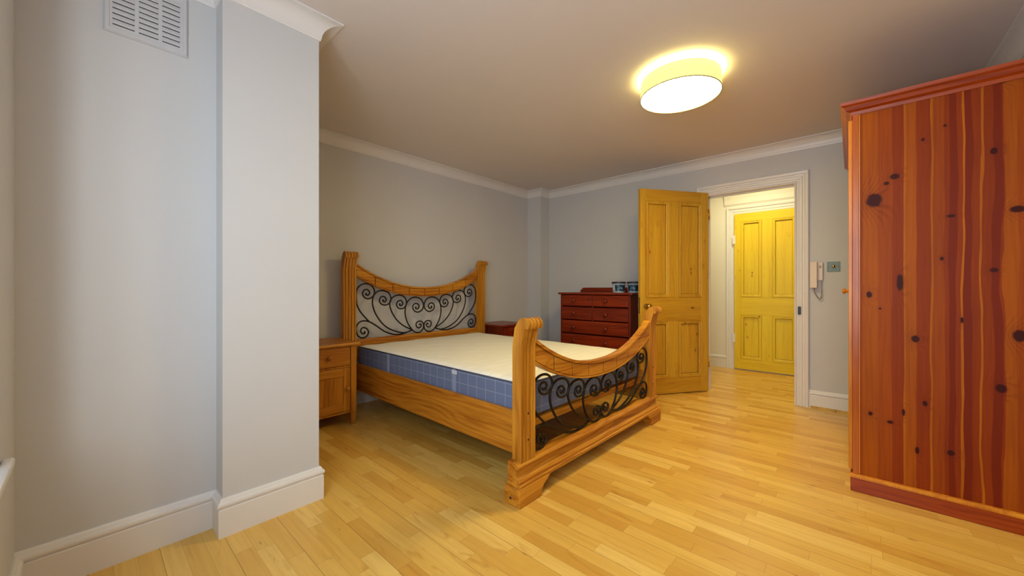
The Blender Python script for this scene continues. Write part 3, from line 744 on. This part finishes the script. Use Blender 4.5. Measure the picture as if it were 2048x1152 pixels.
# ---------------------------------------------------------------- ceiling lamp
lx, ly = -.80, 2.455
cl = thing('ceiling_light', 'round cream drum ceiling light, switched on', 'ceiling light', (lx, ly, CZ))
R_ = .232
m = MB(); n = 64
for rr, sgn in ((R_, 1),):
    rings = [[(math.cos(k * 2 * math.pi / n) * r, math.sin(k * 2 * math.pi / n) * r, z) for k in range(n)] for r, z in ((R_, -.128), (R_ - .004, -.026), (R_ - .006, -.026), (R_ - .002, -.128))]
    m.loft(rings, closed=True, smooth=True)
m.build('shade', M['lamp_shade'], cl)
MB().lathe([(0, -.126), (R_ - .004, -.126), (R_ - .004, -.123), (0, -.123)], (0, 0, 0), n=64).build('diffuser', M['lamp_bottom'], cl)
rim = MB(); rings = [[(math.cos(k * 2 * math.pi / n) * r, math.sin(k * 2 * math.pi / n) * r, z) for k in range(n)] for r, z in ((R_ + .0015, -.1295), (R_ + .0015, -.1255), (R_ - .003, -.1255), (R_ - .003, -.1295))]
rim.loft(rings, closed=True, smooth=True); rim.build('shade_rim', M['lamp_rim'], cl)
rings = [[(math.cos(k * 2 * math.pi / n) * r, math.sin(k * 2 * math.pi / n) * r, z) for k in range(n)] for r, z in ((R_ - .03, -.020), (R_ - .03, -.010), (R_ - .05, -.010), (R_ - .05, -.020))]
MB().loft(rings, closed=True, smooth=True).build('bulb', M['lamp_ring'], cl)
MB().lathe([(.06, 0), (.06, -.02), (.02, -.03), (.02, -.12), (0, -.12)], (0, 0, 0)).build('ceiling_mount', M['trim'], cl)

# ---------------------------------------------------------------- entry phone, switch, vent
ep = thing('entry_phone', 'ivory wall entry phone with handset and looped cord beside the doorway', 'intercom', (-.235, YD, 1.16))
MB().box(-.034, .045, -.024, 0, -.045, .112).build('base', M['phone'], ep, bevel=.004)
hs = MB().prism([(-.066, .118), (-.064, -.11), (-.030, -.108), (-.030, -.07), (-.042, -.05), (-.042, .06), (-.030, .075), (-.026, .118)], 'X', -.042, .008).build('handset', M['phone'], ep, bevel=.004)
MB().box(.022, .034, -.0265, -.024, .062, .082).build('call_button', M['cord'], ep, bevel=.001)
cp_ = catmull([(-.012, -.045, -.108), (-.010, -.042, -.15), (.010, -.035, -.19), (.026, -.03, -.205), (.036, -.028, -.18), (.036, -.022, -.12), (.034, -.014, -.045)], 16)
coil = []
for i, p in enumerate(cp_):
    a = i * 1.25; coil.append(p + Vector((math.cos(a) * .0035, math.sin(a) * .0035, 0)))
MB().tube(coil, .0028, 6).build('cord', M['cord'], ep)
sw = thing('light_switch', 'square metal dimmer switch plate between entry phone and wardrobe', 'light switch', (-.121, YD, 1.232))
MB().box(-.043, .043, -.007, 0, -.043, .043).build('plate', M['steel'], sw, bevel=.002)
MB().lathe([(0, 0), (.012, 0), (.012, .012), (.010, .015), (0, .015)], (0, -.007, .003), (0, -1, 0), 20).build('dimmer_knob', M['brass'], sw)
for x in (-.033, .033): MB().lathe([(.003, 0), (.003, .001), (0, .001)], (x, -.007, 0), (0, -1, 0), 10).build('screw', M['plug'], sw)

av = thing('air_vent', 'square white louvred air vent high on the recess wall', 'air vent', (XL, .160, 2.145))
VW = .123
fm = MB()
fp = [(0, 0), (0, .004), (.006, .012), (.016, .012), (.018, .009), (.018, 0)]
def vr(y, z, sy, sz): return [(v, y + sy * u, z + sz * u) for u, v in fp]
fm.loft([vr(-VW, -VW, 1, 1), vr(VW, -VW, -1, 1), vr(VW, VW, -1, -1), vr(-VW, VW, 1, -1)], closed=True)
fm.build('frame', M['vent'], av)
MB().box(0.0005, .002, -VW + .01, VW - .01, -VW + .01, VW - .01).build('shade_backing', M['dark'], av)  # flat dark sheet stands in for the shaded gap behind the louvres
sl = MB(); cols = [(-.098, -.038), (-.026, .030), (.042, .096)]
ed = [-VW + .016] + [v for c in cols for v in c] + [VW - .016]
for k in range(0, len(ed), 2): sl.box(.003, .009, ed[k], ed[k + 1], -VW + .016, VW - .016)
nr = 9; z0_ = -VW + .030; pz = (2 * VW - .060) / nr
for (a, b) in cols:
    sl.box(.003, .009, a, b, -VW + .016, z0_).box(.003, .009, a, b, VW - .030, VW - .016)
    for i in range(nr):
        z = z0_ + i * pz
        sl.prism([(.004, z + pz * .55), (.011, z + pz * .02), (.0125, z + pz * .12), (.009, z + pz * .98), (.004, z + pz * .98)], 'Y', a, b) if False else sl.loft([[(.003, yy, z + pz * .24), (.0115, yy, z + pz * .16), (.0125, yy, z + pz * .30), (.009, yy, z + pz * 1.0), (.003, yy, z + pz * 1.0)] for yy in (a, b)])
sl.build('louvres', M['vent'], av)
